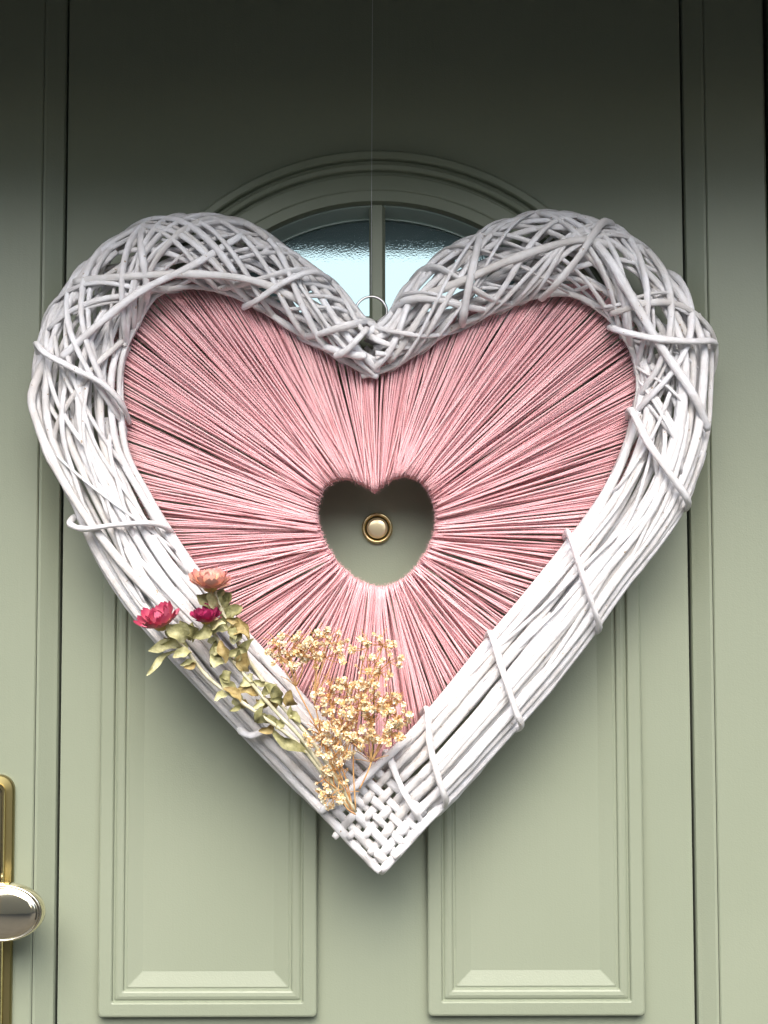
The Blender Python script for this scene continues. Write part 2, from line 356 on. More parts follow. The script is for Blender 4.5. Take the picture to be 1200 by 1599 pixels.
kc = P(2, 1426, KY); ku = 0.0006 * (DIST + KY) / DIST
ka, kb = 65 * ku, 45 * ku
def oval(s, Y): return [Vector((kc.x + ka * s * math.cos(2 * math.pi * k / 56), Y, kc.z + kb * s * math.sin(2 * math.pi * k / 56))) for k in range(56)]
V, F = rings([oval(.30, Y0 - 0.006), oval(.30, KY + .030), oval(.42, KY + .024), oval(.80, KY + .020), oval(.95, KY + .016), oval(1.0, KY + .010), oval(.995, KY + .004), oval(.965, KY + .0005), oval(.93, KY - .0008), oval(.90, KY - 0.0004), oval(.885, KY + .0006), oval(.86, KY - 0.001), oval(.7, KY - .0025), oval(.4, KY - .0042), oval(.1, KY - .005)])
fixn(mesh('knob', V, F, M_CHROME, pl, smooth=True))
# frame round the door
fr = tag(empty('door_frame', (X(1215), 0, GZ)), 'sage green door frame, its jamb showing as a sliver along the right edge', 'door frame')
strip('jamb', [(DX1 + 0.0045, 0.005), (DX1 + 0.0048, -0.020), (DX1 + 0.007, -0.0225), (FX1 - 0.001, -0.0225)], GZ, ZT + 0.07, M_DOOR, fr)
strip('jamb', [(FX0 + 0.001, -0.0225), (DX0 - 0.007, -0.0225), (DX0 - 0.0048, -0.020), (DX0 - 0.0045, 0.005)], GZ, ZT + 0.07, M_DOOR, fr)
V, F = box(DX0 - 0.0044, DX1 + 0.0044, -0.0225, 0.05, ZT + 0.004, ZT + 0.07); mesh('head', V, F, M_DOOR, fr)
V, F = box(DX0 - 0.0044, DX1 + 0.0044, 0.0505, 0.055, ZB, ZT + 0.004)
zz = [D_ring(80, 0.0)]
# backing behind the leaf edges only (keeps daylight out of the hall)
V, F = box(DX0 - 0.0044, GX0 + 0.02, 0.052, 0.06, GZ, ZT + 0.06); mesh('rebate', V, F, M_GAP, fr)
V, F = box(GX1 - 0.02, DX1 + 0.0044, 0.052, 0.06, GZ, ZT + 0.06); mesh('rebate', V, F, M_GAP, fr)
V, F = box(DX0, DX1, -0.03, 0.06, GZ, 0.045); mesh('threshold', V, F, M_BRASSD, fr)

# ------------------------------------------------------------------ heart wreath
wreath = tag(empty('heart_wreath', P(590, 1368, -0.06)), 'large white willow heart wreath strung with pink yarn round a small heart-shaped hole', 'wreath')
YC, TH = -0.057, 0.033                       # ring's middle plane, half thickness
LP = [((590, 508), (592, 592)), ((565, 494), (560, 577)), ((530, 450), (500, 543)), ((480, 412), (455, 515)), ((435, 375), (405, 482)), ((370, 347), (350, 457)), ((300, 337), (293, 450)), ((225, 350), (245, 463)), ((160, 387), (216, 507)), ((105, 445), (197, 548)), ((65, 515), (190, 595)), ((49, 600), (194, 655)), ((58, 670), (205, 712)), ((85, 735), (232, 765)), ((115, 800), (262, 820)), ((150, 875), (305, 885)), ((205, 957), (350, 945)), ((280, 1040), (412, 1018)), ((360, 1125), (480, 1092)), ((440, 1208), (545, 1160)), ((500, 1272), (598, 1205)), ((545, 1322), (645, 1245)), ((588, 1366), (685, 1285))]
RP = [((574, 508), (562, 590)), ((607, 494), (605, 577)), ((635, 448), (650, 552)), ((685, 400), (705, 517)), ((740, 370), (770, 490)), ((800, 343), (835, 467)), ((870, 333), (895, 463)), ((950, 350), (940, 488)), ((1015, 395), (968, 518)), ((1070, 450), (988, 555)), ((1112, 530), (994, 595)), ((1114, 615), (990, 635)), ((1107, 690), (975, 690)), ((1075, 780), (950, 748)), ((1035, 845), (920, 800)), ((980, 915), (878, 858)), ((920, 1000), (820, 930)), ((855, 1082), (760, 1000)), ((780, 1168), (705, 1065)), ((710, 1245), (645, 1135)), ((665, 1290), (580, 1200)), ((630, 1330), (540, 1245)), ((598, 1366), (500, 1290))]
def cr(arr, s):
    if s > len(arr) - 1: return arr[-1] + (arr[-1] - arr[-2]) * (s - len(arr) + 1)
    s = max(0, min(len(arr) - 1, s)); k = min(int(s), len(arr) - 2); f = s - k
    p0, p1, p2, p3 = arr[max(k - 1, 0)], arr[k], arr[k + 1], arr[min(k + 2, len(arr) - 1)]
    return 0.5 * ((2 * p1) + (p2 - p0) * f + (2 * p0 - 5 * p1 + 4 * p2 - p3) * f * f + (3 * p1 - p0 - 3 * p2 + p3) * f ** 3)
HALF = []
for prs in (LP, RP):
    HALF.append(([Vector((o[0], o[1])) for o, i in prs], [Vector((i[0], i[1])) for o, i in prs]))
def band(h, s, v, w):
    """point of the ring: s along the half h, v across (-1 inner edge, +1 outer), w depth in half thicknesses (+ to the front)"""
    o = cr(HALF[h][0], s); i = cr(HALF[h][1], s)
    q = (o + i) * 0.5 + (o - i) * (0.5 * v)
    return P(q.x, q.y, YC - TH * w)
def cane(pts, r0, taper=0.25, sides=8, flat=0.68, seg=None, ends=True):
    n = len(pts); ph = random.uniform(0, 9); rad = []
    for i in range(n):
        f = i / (n - 1)
        rad.append(r0 * (1 - taper * f) * (1 + 0.07 * math.sin(ph + f * 17) + random.uniform(-.035, .035)))
    rad[0] *= 0.82; rad[-1] *= 0.82
    V, F = sweep(pts, rad, sides, flat)
    L_ = 0; uv = []; nk = random.sample(range(2, n - 2), min(2, n - 4))
    for i in range(n):
        if i: L_ += (pts[i] - pts[i - 1]).length
        for k in range(sides):
            uv.append((abs(k - sides / 2) / sides * 2, L_ + ph))
            if i in nk: V[i * sides + k] = pts[i] + (V[i * sides + k] - pts[i]) * 1.16
    return mesh('willow_cane', V, F, M_WILLOW, wreath, smooth=True, uv=uv)
def front(v): return math.sqrt(max(0.03, 1 - 0.92 * v * v))
ncane = 0
for h in (0, 1):
    rs = random.Random(100 + h)
    # A: long canes down the straight side, woven together at the tip
    NA = 12
    for k in range(NA):
        v0 = -0.93 + 1.86 * k / (NA - 1) + rs.uniform(-.05, .05)
        s0 = rs.uniform(7.5, 12.5); s1 = rs.uniform(19.6, 20.4)
        if k in (0, 1): s0 = rs.uniform(8, 9.5)
        drift = rs.uniform(-.20, .20) if 1 < k < NA - 1 else 0.0
        lay = rs.uniform(.80, 1.04); amp = rs.uniform(.02, .09); f = rs.uniform(.5, 1.0); ph = rs.uniform(0, 6)
        n = 46; pts = []
        for i in range(n):
            s = s0 + (s1 - s0) * i / (n - 1)
            v = v0 + drift * max(0, (20 - s)) / 10.0 + amp * math.sin(ph + f * s) * (1 if s < 19.5 else .3)
            v = max(-.97, min(.97, v))
            w = lay * front(v)
            if s > 19.0: w -= .28 * min(1, (s - 19.0) / .8)
            if s < s0 + 1.2: w -= 0.35 * (1 - (s - s0) / 1.2)
            pts.append(band(h, s, v, w))
        cane(pts, rs.uniform(7.0, 9.6) * U * .62 * 1.25, rs.uniform(-.05, .2)); ncane += 1
    # the lattice at the tip: flat canes of one side plaited through those of the other
    for k in range(7):
        v0 = -0.88 + 1.78 * k / 6 + rs.uniform(-.035, .035); s0 = rs.uniform(14.5, 17.2) if 0 < k < 6 else rs.uniform(12, 14); s1 = 21.9 + rs.uniform(-.25, .3) if 0 < k < 6 else (21.5 if k == 0 else 22.0); n = 44; pts = []; b_ = rs.uniform(-.05, .05)
        for i in range(n):
            s = s0 + (s1 - s0) * i / (n - 1); c = max(0, min(1, (s - 19.3) / .6))
            wv = math.cos(math.pi * ((s - 19.85) / 2.15 * 6) + (k % 2) * math.pi + h * math.pi)
            w = (1.0 * front(v0) - .25 * max(0, 1 - (s - s0) / .8)) * (1 - c) + c * (.80 + .085 * wv)
            pts.append(band(h, s, max(-.96, min(.96, v0 + b_ * max(0, s - 19.5) * (1 if 0 < k < 6 else 0))), w))
        cane(pts, rs.uniform(6.0, 8.0) * U, .05, flat=.52); ncane += 1
    # A2: a second, deeper layer that fills the gaps
    for k in range(13):
        v0 = -0.86 + 1.72 * k / 12 + rs.uniform(-.05, .05); s0 = rs.uniform(8, 13); s1 = rs.uniform(18.6, 20.4)
        drift = rs.uniform(-.35, .35); n = 26; pts = []
        for i in range(n):
            s = s0 + (s1 - s0) * i / (n - 1); v = max(-.93, min(.93, v0 + drift * (16 - s) / 8))
            pts.append(band(h, s, v, 0.42 * front(v) + 0.1))
        cane(pts, rs.uniform(5.5, 9) * U * .7); ncane += 1
    # A3: thin crossing canes lying over the straight side
    for k in range(9):
        s0 = rs.uniform(9.5, 15); ln = rs.uniform(3, 6.5); va = rs.uniform(-.75, .75); vb = max(-.8, min(.8, va + rs.choice((-1, 1)) * rs.uniform(.5, 1.3)))
        n = 26; pts = []
        for i in range(n):
            f = i / (n - 1); s = s0 + ln * f; v = va + (vb - va) * f
            w = 1.04 * front(v) - 0.5 * max(0, 1 - f / .12) - 0.5 * max(0, 1 - (1 - f) / .12)
            pts.append(band(h, min(s, 19.4), v, w))
        cane(pts, rs.uniform(4.5, 7.5) * U * .62); ncane += 1
    # B: canes winding round the lobe, both ways
    NB = 42
    for k in range(NB):
        s0 = 0.2 + (k + rs.uniform(-.4, .4)) / NB * 10.5; ln = rs.uniform(4.5, 8.5)
        turn = rs.choice((-1, 1)) * rs.uniform(.50, 1.10); ph = rs.uniform(0, 2 * math.pi); lay = rs.uniform(.86, 1.12)
        n = 46; pts = []
        for i in range(n):
            s = s0 - ln * .45 + ln * i / (n - 1)
            if s < 0.0 or s > 15.5: continue
            a = ph + turn * (s - s0); v = lay * math.cos(a) * .97; w = lay * math.sin(a)
            pts.append(band(h, s, v, w))
        if len(pts) < 14: continue
        cane(pts, rs.uniform(5.4, 10.2) * U * .66); ncane += 1
    # B2: longitudinal canes on the lobe
    NC = 10
    for k in range(NC):
        v0 = -.95 + 1.9 * k / (NC - 1); s0 = rs.uniform(0, 1.4); s1 = rs.uniform(8.5, 13)
        if k in (0, 1): s0 = 0.1
        amp = rs.uniform(.06, .26) if k > 0 else .02; f = rs.uniform(.5, 1.0); ph = rs.uniform(0, 6); lay = rs.uniform(.45, .85) if k else .95; n = 40; pts = []
        for i in range(n):
            s = s0 + (s1 - s0) * i / (n - 1); v = max(-.96, min(.96, v0 + amp * math.sin(ph + f * s)))
            pts.append(band(h, s, v, lay * front(v)))
        cane(pts, rs.uniform(6, 9.5) * U * .66); ncane += 1
    # B3: long sweeping diagonals laid over the lobe
    for k in range(11):
        s0 = 0.4 + k * .78 + rs.uniform(-.3, .3); ln = rs.uniform(2.6, 4.6); sg = rs.choice((-1, 1)); n = 26; pts = []
        for i in range(n):
            f = i / (n - 1); s = s0 + ln * f; a = (f * 1.25 - .125) * math.pi; v = sg * math.cos(a) * 1.0; w = 1.1 * math.sin(a)
            pts.append(band(h, s, v, w))
        cane(pts, rs.uniform(8, 10.5) * U * .66); ncane += 1
# binding canes that cross the ring, traced from the photograph
def wrap(pts, r=5.0, lift=0.0):
    n = len(pts); Q = []
    for i, (x, y, w) in enumerate(pts): Q.append(P(x, y, YC - TH * w - lift))
    cane(spline(Q, 26), r * U * 1.05, 0.1)
WR = [([(64, 556, .2), (58, 536, .75), (72, 552, 1.1), (118, 577, 1.27), (162, 600, 1.2), (190, 630, .9), (203, 660, .2)], 6.5),
      ([(118, 806, .2), (110, 818, .6), (132, 826, 1.05), (180, 820, 1.2), (235, 817, 1.1), (262, 826, .7), (272, 838, 0)], 6.2),
      ([(226, 352, .2), (220, 372, .9), (224, 410, 1.2), (230, 450, 1.0), (227, 480, .3)], 6.0),
      ([(882, 840, 0), (888, 833, .8), (904, 880, 1.22), (924, 940, 1.22), (936, 978, .8), (926, 988, .1)], 6.4),
      ([(760, 1000, 0), (768, 990, .8), (786, 1050, 1.2), (806, 1110, 1.15), (815, 1134, .8), (802, 1140, .1)], 6.2),
      ([(660, 1118, 0), (668, 1108, .8), (672, 1165, 1.15), (688, 1225, 1.15), (697, 1252, .8), (688, 1262, .1)], 6.0),
      ([(982, 655, 0), (986, 640, .8), (1012, 690, 1.2), (1048, 742, 1.25), (1074, 780, .9), (1072, 796, .2)], 6.2),
      ([(952, 510, .2), (970, 517, .9), (1020, 528, 1.25), (1080, 533, 1.2), (1114, 533, .7), (1113, 548, .1)], 6.4),
      ([(752, 362, .1), (746, 385, .9), (734, 440, 1.25), (724, 494, .9), (722, 510, .2)], 6.2),
      ([(958, 352, .1), (940, 349, .8), (905, 400, 1.25), (868, 445, 1.2), (845, 468, .6)], 6.6),
      ([(380, 480, .2), (400, 470, .9), (445, 440, 1.2), (490, 424, 1.0), (516, 437, .4)], 5.6),
      ([(523, 556, .8), (540, 548, 1.05), (560, 528, 1.15), (574, 512, .9)], 5.6),
      ([(602, 1180, .2), (606, 1176, .8), (625, 1225, 1.1), (648, 1266, 1.1), (658, 1282, .7)], 6.0),
      ([(372, 1128, .1), (378, 1142, .7), (396, 1148, 1.0), (430, 1134, 1.15)], 6.0),
      ([(640, 1150, .9), (585, 1200, 1.15), (540, 1240, 1.15), (500, 1268, .9)], 6.4),
      ([(905, 352, .6), (948, 400, 1.15), (990, 470, 1.25), (1035, 545, 1.2), (1085, 620, 1.1), (1106, 672, .6)], 7.0),
      ([(115, 440, .6), (200, 432, 1.1), (300, 428, 1.2), (395, 438, 1.15), (470, 470, .9)], 6.4),
      ([(95, 560, .9), (150, 510, 1.2), (220, 455, 1.2), (300, 415, 1.2), (380, 366, .8)], 6.2),
      ([(72, 560, .5), (50, 618, .6), (60, 665, .7), (85, 725, .9), (130, 800, .95), (200, 890, 1.0), (280, 970, 1.0)], 7.0),
      ([(640, 470, .8), (720, 440, 1.15), (800, 405, 1.2), (900, 375, 1.1), (960, 385, .8)], 6.6)]
for pts, r in WR: wrap(pts, r)

# hanging ring
rc = P(580, 486, -0.052); rr_ = 25.5 * U
pts = [rc + Vector((rr_ * math.cos(2 * math.pi * k / 40), 0.004 * math.sin(2 * math.pi * k / 40), rr_ * math.sin(2 * math.pi * k / 40))) for k in range(40)]
V, F = sweep(pts, 2.2 * U, 8, closed=True); mesh('hanging_ring', V, F, M_STEEL, wreath, smooth=True)
# thread it hangs from
top = P(582, 0, -0.03); ring_top = rc + Vector((0, 0, rr_ + 0.001))
hk = top + (top - ring_top) * 0.36
V, F = sweep([hk, top, top.lerp(ring_top, .5), ring_top], 0.00016, 5)
tag(mesh('hanging_thread', V, F, M_THREAD), 'thin clear thread running straight up from the wreath above the arched window', 'thread')

# ---- yarn
INNER = [(586, 768), (565, 756), (545, 747), (525, 749), (508, 760), (497, 780), (494, 800), (500, 830), (515, 862), (540, 892), (568, 911), (592, 919), (615, 914), (640, 897), (660, 873), (675, 845), (682, 815), (680, 790), (671, 767), (655, 750), (635, 743), (615, 747), (598, 758)]
OUTER = [p[1] for p in LP[1:21]] + [(592, 1200)] + [p[1] for p in reversed(RP[1:20])]
OUTER = [(580, 590)] + OUTER[0:]
CX, CY = 588.0, 832.0
def polar(pts):
    L = sorted((math.atan2(y - CY, x - CX), math.hypot(x - CX, y - CY)) for x, y in pts)
    return L
PI_, PO_ = polar(INNER), polar(OUTER)
def radius(L, a):
    a = (a + math.pi) % (2 * math.pi) - math.pi
    for i in range(len(L)):
        a0, r0 = L[i - 1]; a1, r1 = L[i]
        if i == 0: a0 -= 2 * math.pi
        if a0 <= a <= a1 or (i == 0 and a <= a1): return r0 + (r1 - r0) * (a - a0) / max(1e-9, a1 - a0)
    a0, r0 = L[-1]; a1, r1 = L[0]; a1 += 2 * math.pi
    return r0 + (r1 - r0) * (a - a0) / (a1 - a0)
def polyline(pts):
    n = len(pts); L = [0]
    for i in range(n):
        a, b = pts[i], pts[(i + 1) % n]; L.append(L[-1] + math.hypot(b[0] - a[0], b[1] - a[1]))
    return L
# outer ends spaced evenly along the ring; each strand's inner end keeps a blend of direction and of share
OL = polyline(OUTER)
def along(pts, L, d):
    d %= L[-1]
    for i in range(len(pts)):
        if L[i] <= d <= L[i + 1]:
            f = (d - L[i]) / max(1e-9, L[i + 1] - L[i]); a, b = pts[i], pts[(i + 1) % len(pts)]
            return a[0] + (b[0] - a[0]) * f, a[1] + (b[1] - a[1]) * f
    return pts[0]
rs = random.Random(5)
YY = -0.056                                  # plane of the yarn at the ring
strands = []
def strand(d, layer, back=False, jit=1.0, r=2.9):
    ox, oy = along(OUTER, OL, d)
    a = math.atan2(oy - CY, ox - CX); ai = a + rs.gauss(0, .035) * jit
    ri = radius(PI_, ai); ix, iy = CX + math.cos(ai) * (ri + rs.uniform(-1.5, 2.0)), CY + math.sin(ai) * (ri + rs.uniform(-1.5, 2.0))
    ex = 1 + 26.0 / max(60, math.hypot(ox - CX, oy - CY))
    ox2, oy2 = CX + (ox - CX) * ex, CY + (oy - CY) * ex
    dx, dy = math.cos(ai), math.sin(ai)
    yf = (-0.0085 - 0.0042 * layer) if not back else 0.0005 + 0.0015 * layer
    yo = (-0.001 - 0.0010 * layer) if not back else 0.003
    p_in = Vector((ix, iy)); p_out = Vector((ox2, oy2)); pts = []
    if not back:
        q = p_in - Vector((dx, dy)) * -3.0
        pts.append(P(q.x, q.y, YY + 0.006)); q = p_in + Vector((dx, dy)) * -1.0; pts.append(P(q.x, q.y, YY + 0.000 + yf * .3))
        q = p_in + Vector((dx, dy)) * 3.0; pts.append(P(q.x, q.y, YY + yf * .85))
    L = (p_out - p_in)
    wob = rs.gauss(0, 1.5); pr = Vector((-L.y, L.x)).normalized()
    for f in (0.06, 0.18, 0.36, 0.56, 0.78, 1.0):
        q = p_in + L * f + pr * (wob * math.sin(math.pi * f))
        g = f ** .8
        pts.append(P(q.x, q.y, YY + yf * (1 - g) + yo * g - 0.0006 * math.sin(f * 5 + wob)))
    V, F = sweep(pts, [r * U * .5 * rs.uniform(.94, 1.06)] * len(pts), 6)
    return (p_out - p_in).length, V, F
total = OL[-1]; d = 0.0; bundle = 0
GAPS = [(288, 470), (395, 500), (715, 545), (818, 490), (930, 495), (203, 675), (215, 735), (975, 620), (960, 655), (640, 1150), (520, 1085), (885, 850), (450, 520), (280, 840), (400, 1000), (925, 760), (555, 575), (755, 500)]
while d < total:
    x, y = along(OUTER, OL, d)
    if any(math.hypot(x - gx, y - gy) < 7.5 for gx, gy in GAPS): d += 3.0; continue
    n = rs.randint(5, 12); sp = rs.uniform(3.4, 4.2)
    off = rs.uniform(-3, 3)
    for k in range(n):
        strands.append(strand(d + off + k * sp + rs.gauss(0, .7), rs.choice((0, 1, 1, 2, 2)), jit=.8))
    d += n * sp + rs.uniform(-1, 2.4)
for k in range(90):                          # strands that cross over their neighbours
    strands.append(strand(rs.uniform(0, total), rs.choice((2, 3)), jit=2.4))
strands.sort(key=lambda s: -s[0])
for L_, V, F in strands[:300]: mesh('yarn_strand', V, F, M_YARN, wreath, smooth=True)
rest = Soup()
for L_, V, F in strands[300:]: rest.add((V, F))
for k in range(460): L_, V, F = strand(rs.uniform(0, total), rs.choice((0, 1)), back=True, jit=1.5); rest.add((V, F))
tag(mesh('yarn', rest.V, rest.F, M_YARN, wreath, smooth=True), kind='stuff')
# inner wire heart wrapped thick with yarn
pts = [P(CX + math.cos(a) * (radius(PI_, a) + 7.5), CY + math.sin(a) * (radius(PI_, a) + 7.5), YY - 0.001) for a in [2 * math.pi * k / 90 for k in range(90)]]
V, F = sweep(pts, 6.4 * U, 8, closed=True); mesh('yarn_core', V, F, M_YARN, wreath, smooth=True)
# loose fibres
fz = Soup()
def fibre(p, dirv, ln, wd):
    s = dirv.cross(Vector((0, 1, 0))); s = s.normalized() * wd if s.length > 1e-6 else Vector((wd, 0, 0))
    m = p + dirv * ln * .5 + Vector((rs.uniform(-1, 1), rs.uniform(-1, 1), rs.uniform(-1, 1))) * ln * .22; e = p + dirv * ln
    fz.add(([p - s, p + s, m + s * .8, m - s * .8, e], [(0, 1, 2, 3), (3, 2, 4)]))
for k in range(2600):
    a = rs.uniform(0, 2 * math.pi); ri = radius(PI_, a) + rs.uniform(-1, 4)
    p = P(CX + math.cos(a) * ri, CY + math.sin(a) * ri, YY + rs.uniform(-.010, .004))
    b_ = a + rs.gauss(0, .9); fibre(p, Vector((-math.cos(b_), rs.uniform(-.4, .4), math.sin(b_))).normalized(), rs.uniform(.002, .0052), .00009)
for k in range(5200):
    L_, V, F = strands[rs.randrange(len(strands))]; p = V[rs.randrange(18, len(V) - 12)]
    a = rs.uniform(0, 2 * math.pi); fibre(p, Vector((math.cos(a), -rs.uniform(.1, .9), math.sin(a))).normalized(), rs.uniform(.0025, .006), .00007)
tag(mesh('yarn_fuzz', fz.V, fz.F, M_YARN, wreath), kind='stuff')

# ------------------------------------------------------------------ dried flowers
def petal_data(name, L, W, cup, m):
    V = []; F = []; uv = []; nu, nv = 3, 8
    for j in range(nv + 1):
        v = j / nv; wd = W * .56 * (min(1, .45 + 1.3 * v) if v < .7 else math.sqrt(max(0, 1 - ((v - .7) / .31) ** 2.2)))
        if j == nv: wd = W * .16
        for i in range(nu + 1):
            u = i / nu * 2 - 1
            V.append((u * wd, -cup * (v ** 2) * L + abs(u) * -cup * .35 * W, v * L)); uv.append((u * .5 + .5, v))
    for j in range(nv):
        for i in range(nu): a = j * (nu + 1) + i; F.append((a, a + 1, a + nu + 2, a + nu + 1))
    me = bpy.data.meshes.new(name); me.from_pydata(V, [], F); me.polygons.foreach_set('use_smooth', [True] * len(F))
    lay = me.uv_layers.new(name='UVMap')
    for l in me.loops: lay.data[l.index].uv = uv[l.vertex_index]
    me.materials.append(m); return me
def leaf(parent, a, b, wd, m, Y=-0.110, curl=1.0):
    """crumpled dry leaf from pixel a to pixel b"""
    A = P(*a, Y); B = P(*b, Y - rs.uniform(-.004, .010)); ax = (B - A); L = ax.length; t_ = ax.normalized()
    tilt = rs.uniform(-.8, .8); nrm = Vector((math.sin(tilt) * .6, -1, math.cos(tilt * 2) * .3)); nrm = (nrm - t_ * nrm.dot(t_)).normalized(); side = t_.cross(nrm)
    V = []; F = []; nu, nv = 4, 9; ph = rs.uniform(0, 6); bow = rs.uniform(-.12, .22) * L * curl; tw0 = rs.uniform(-.5, .5) * curl; sw = rs.uniform(-.16, .16) * L * curl
    for j in range(nv + 1):
        v = j / nv; w_ = wd * U * .62 * (math.sin(math.pi * (v * .93 + .05)) ** .75) * (1 + .12 * math.sin(ph + v * 11))
        tw = tw0 + 1.1 * curl * (v - .5) + .3 * math.sin(ph + 7 * v)
        c = A + ax * v + nrm * (bow * math.sin(math.pi * v)) + side * (sw * math.sin(math.pi * v * 1.2))
        s2 = side * math.cos(tw) + nrm * math.sin(tw); n2 = nrm * math.cos(tw) - side * math.sin(tw)
        for i in range(nu + 1):
            u = i / nu * 2 - 1
            V.append(c + s2 * (u * w_) + n2 * (w_ * (.55 * u * u * curl + .16 * math.sin(ph + 9 * v + 3 * u))))
    for j in range(nv):
        for i in range(nu): q = j * (nu + 1) + i; F.append((q, q + 1, q + nu + 2, q + nu + 1))
    return mesh('leaf', V, F, m, parent, smooth=True)
def basis(axis):
    z = axis.normalized(); x = z.orthogonal().normalized(); return Matrix((x, z.cross(x), z)).transposed()
def flower(label, c, axis, rad, mats, stem_pts, leaves, Y=-0.120, rings_=None, flat=0.72):
    C = P(*c, Y); Bm = basis(Vector(axis)); sp = [P(x, y, yy) for x, y, yy in stem_pts]
    root = tag(empty('strawflower', sp[-1]), label, 'dried flower', 'dried strawflowers tucked in the wreath')
    rm = rad * U
    prof = [(.12, -.42), (.30, -.30), (.42, -.12), (.42, .05), (.30, .16), (.10, .20)]
    V = []; L = []
    for r_, z_ in prof: L.append([C + Bm @ Vector((math.cos(2 * math.pi * k / 16) * r_ * rm, math.sin(2 * math.pi * k / 16) * r_ * rm, z_ * rm)) for k in range(16)])
    V, F = rings(L); head = fixn(mesh('flower_head', V, F, M_DISC, root, smooth=True))
    hl_ = head.location + root.location
    datas = [petal_data('petal', rm * .74, rm * .46, .50, mats[0]), petal_data('petal', rm * .70, rm * .50, .58, mats[1])]
    for th, cnt, ln in rings_ or ((14, 7, .50), (34, 10, .68), (54, 13, .86), (72, 15, 1.02), (90, 15, 1.12)):
        for k in range(cnt):
            a = 2 * math.pi * (k + rs.uniform(-.25, .25)) / cnt + th; tt = R(th + rs.uniform(-9, 9)) 
            dl = Vector((math.cos(a) * math.sin(tt), math.sin(a) * math.sin(tt), math.cos(tt) * flat)).normalized()
            # petal's own z along dl, its hollow (-y) towards the flower's axis
            zax = Bm @ dl; inw = Bm @ Vector((0, 0, 1)); yax = -(inw - zax * inw.dot(zax))
            yax = yax.normalized() if yax.length > 1e-5 else zax.orthogonal().normalized()
            xax = yax.cross(zax); Mr = Matrix((xax, yax, zax)).transposed()
            o = bpy.data.objects.new('petal', datas[0 if rs.random() < .6 else 1]); link(o, head)
            bp = C + Bm @ Vector((math.cos(a) * .26 * rm * math.sin(tt), math.sin(a) * .26 * rm * math.sin(tt), -.10 * rm))
            o.location = bp - hl_; o.rotation_euler = Mr.to_euler(); s_ = ln * rs.uniform(.8, 1.14); o.scale = (s_ * rs.uniform(.8, 1.15), s_ * rs.uniform(.6, 1.4), s_)
    V, F = sweep(spline(sp, 30), [2.9 * U * (1 + .12 * math.sin(i * 1.3)) for i in range(30)], 8); mesh('stem', V, F, M_STEM, root, smooth=True)
    for k in range(9):                      # more crumpled leaves hugging the stem
        f = rs.uniform(.08, .72); q = f * (len(stem_pts) - 1); i = min(int(q), len(stem_pts) - 2); x0 = stem_pts[i][0] + (stem_pts[i + 1][0] - stem_pts[i][0]) * (q - i); y0 = stem_pts[i][1] + (stem_pts[i + 1][1] - stem_pts[i][1]) * (q - i)
        an = rs.uniform(0, 6.28); ln = rs.uniform(16, 30); leaves = leaves + [((x0, y0), (x0 + ln * math.cos(an), y0 + ln * math.sin(an) * .9), rs.uniform(8, 13), rs.choice((0, 0, 1, 2)))]
    for a, b, wd, mi in leaves: leaf(root, a, b, wd, M_LEAF[mi], Y=-0.114 + rs.uniform(-.006, .004))
    return root
flower('dried crimson strawflower at the far left, its pointed petals reaching past the wreath edge', (251, 972), (-.36, -.42, .84), 32, (M_PET1, M_PET1B),
       [(262, 985, -0.119), (290, 1014, -0.115), (330, 1062, -0.110), (400, 1112, -0.120), (470, 1165, -0.118), (540, 1258, -0.112)],
       [((290, 1000), (262, 972), 24, 1), ((292, 1006), (232, 1016), 17, 1), ((278, 1016), (228, 1053), 10, 1), ((300, 1004), (284, 968), 16, 0), ((294, 1012), (250, 1005), 15, 1), ((300, 1020), (270, 1025), 14, 1), ((296, 1000), (302, 972), 14, 0), ((350, 1075), (378, 1095), 12, 2), ((385, 1105), (368, 1080), 15, 1)])
flower('small dried magenta strawflower between the crimson bloom and the peach bloom', (322, 966), (.05, -.40, .90), 23, (M_PET2, M_PET2),
       [(324, 975, -0.119), (338, 995, -0.115), (366, 1034, -0.111), (430, 1110, -0.121), (476, 1160, -0.119), (546, 1264, -0.112)],
       [((332, 982), (304, 996), 17, 0), ((330, 985), (352, 972), 17, 1), ((336, 988), (318, 975), 15, 1), ((338, 1000), (332, 1042), 15, 0), ((345, 1000), (352, 1036), 14, 2), ((352, 1022), (398, 1000), 13, 0), ((350, 1036), (328, 1024), 14, 1), ((362, 1050), (345, 1062), 17, 0), ((372, 1085), (344, 1058), 13, 1), ((372, 1075), (404, 1086), 17, 2), ((400, 1092), (436, 1096), 13, 2), ((405, 1122), (442, 1136), 12, 0), ((400, 1128), (412, 1104), 15, 0), ((425, 1140), (486, 1182), 14, 0)])
flower('dried peach pink strawflower highest of the three, resting against the pink yarn', (329, 912), (.04, -.40, .90), 32, (M_PET3, M_PET3B),
       [(334, 920, -0.119), (344, 948, -0.116), (376, 1010, -0.112), (430, 1090, -0.110), (490, 1160, -0.120), (556, 1268, -0.112)],
       [((340, 950), (308, 928), 18, 0), ((344, 948), (362, 926), 17, 0), ((336, 950), (332, 922), 18, 1), ((342, 946), (348, 920), 15, 0), ((352, 962), (379, 948), 17, 0), ((352, 978), (358, 945), 14, 0), ((356, 986), (390, 992), 15, 2), ((368, 964), (389, 1002), 13, 2), ((364, 985), (345, 962), 16, 1), ((362, 1005), (380, 985), 15, 1), ((380, 1048), (386, 1020), 22, 2), ((394, 1052), (376, 1072), 14, 1), ((430, 1102), (417, 1064), 18, 0), ((446, 1102), (456, 1078), 18, 2), ((470, 1150), (492, 1186), 12, 0), ((452, 1118), (470, 1128), 13, 0)])
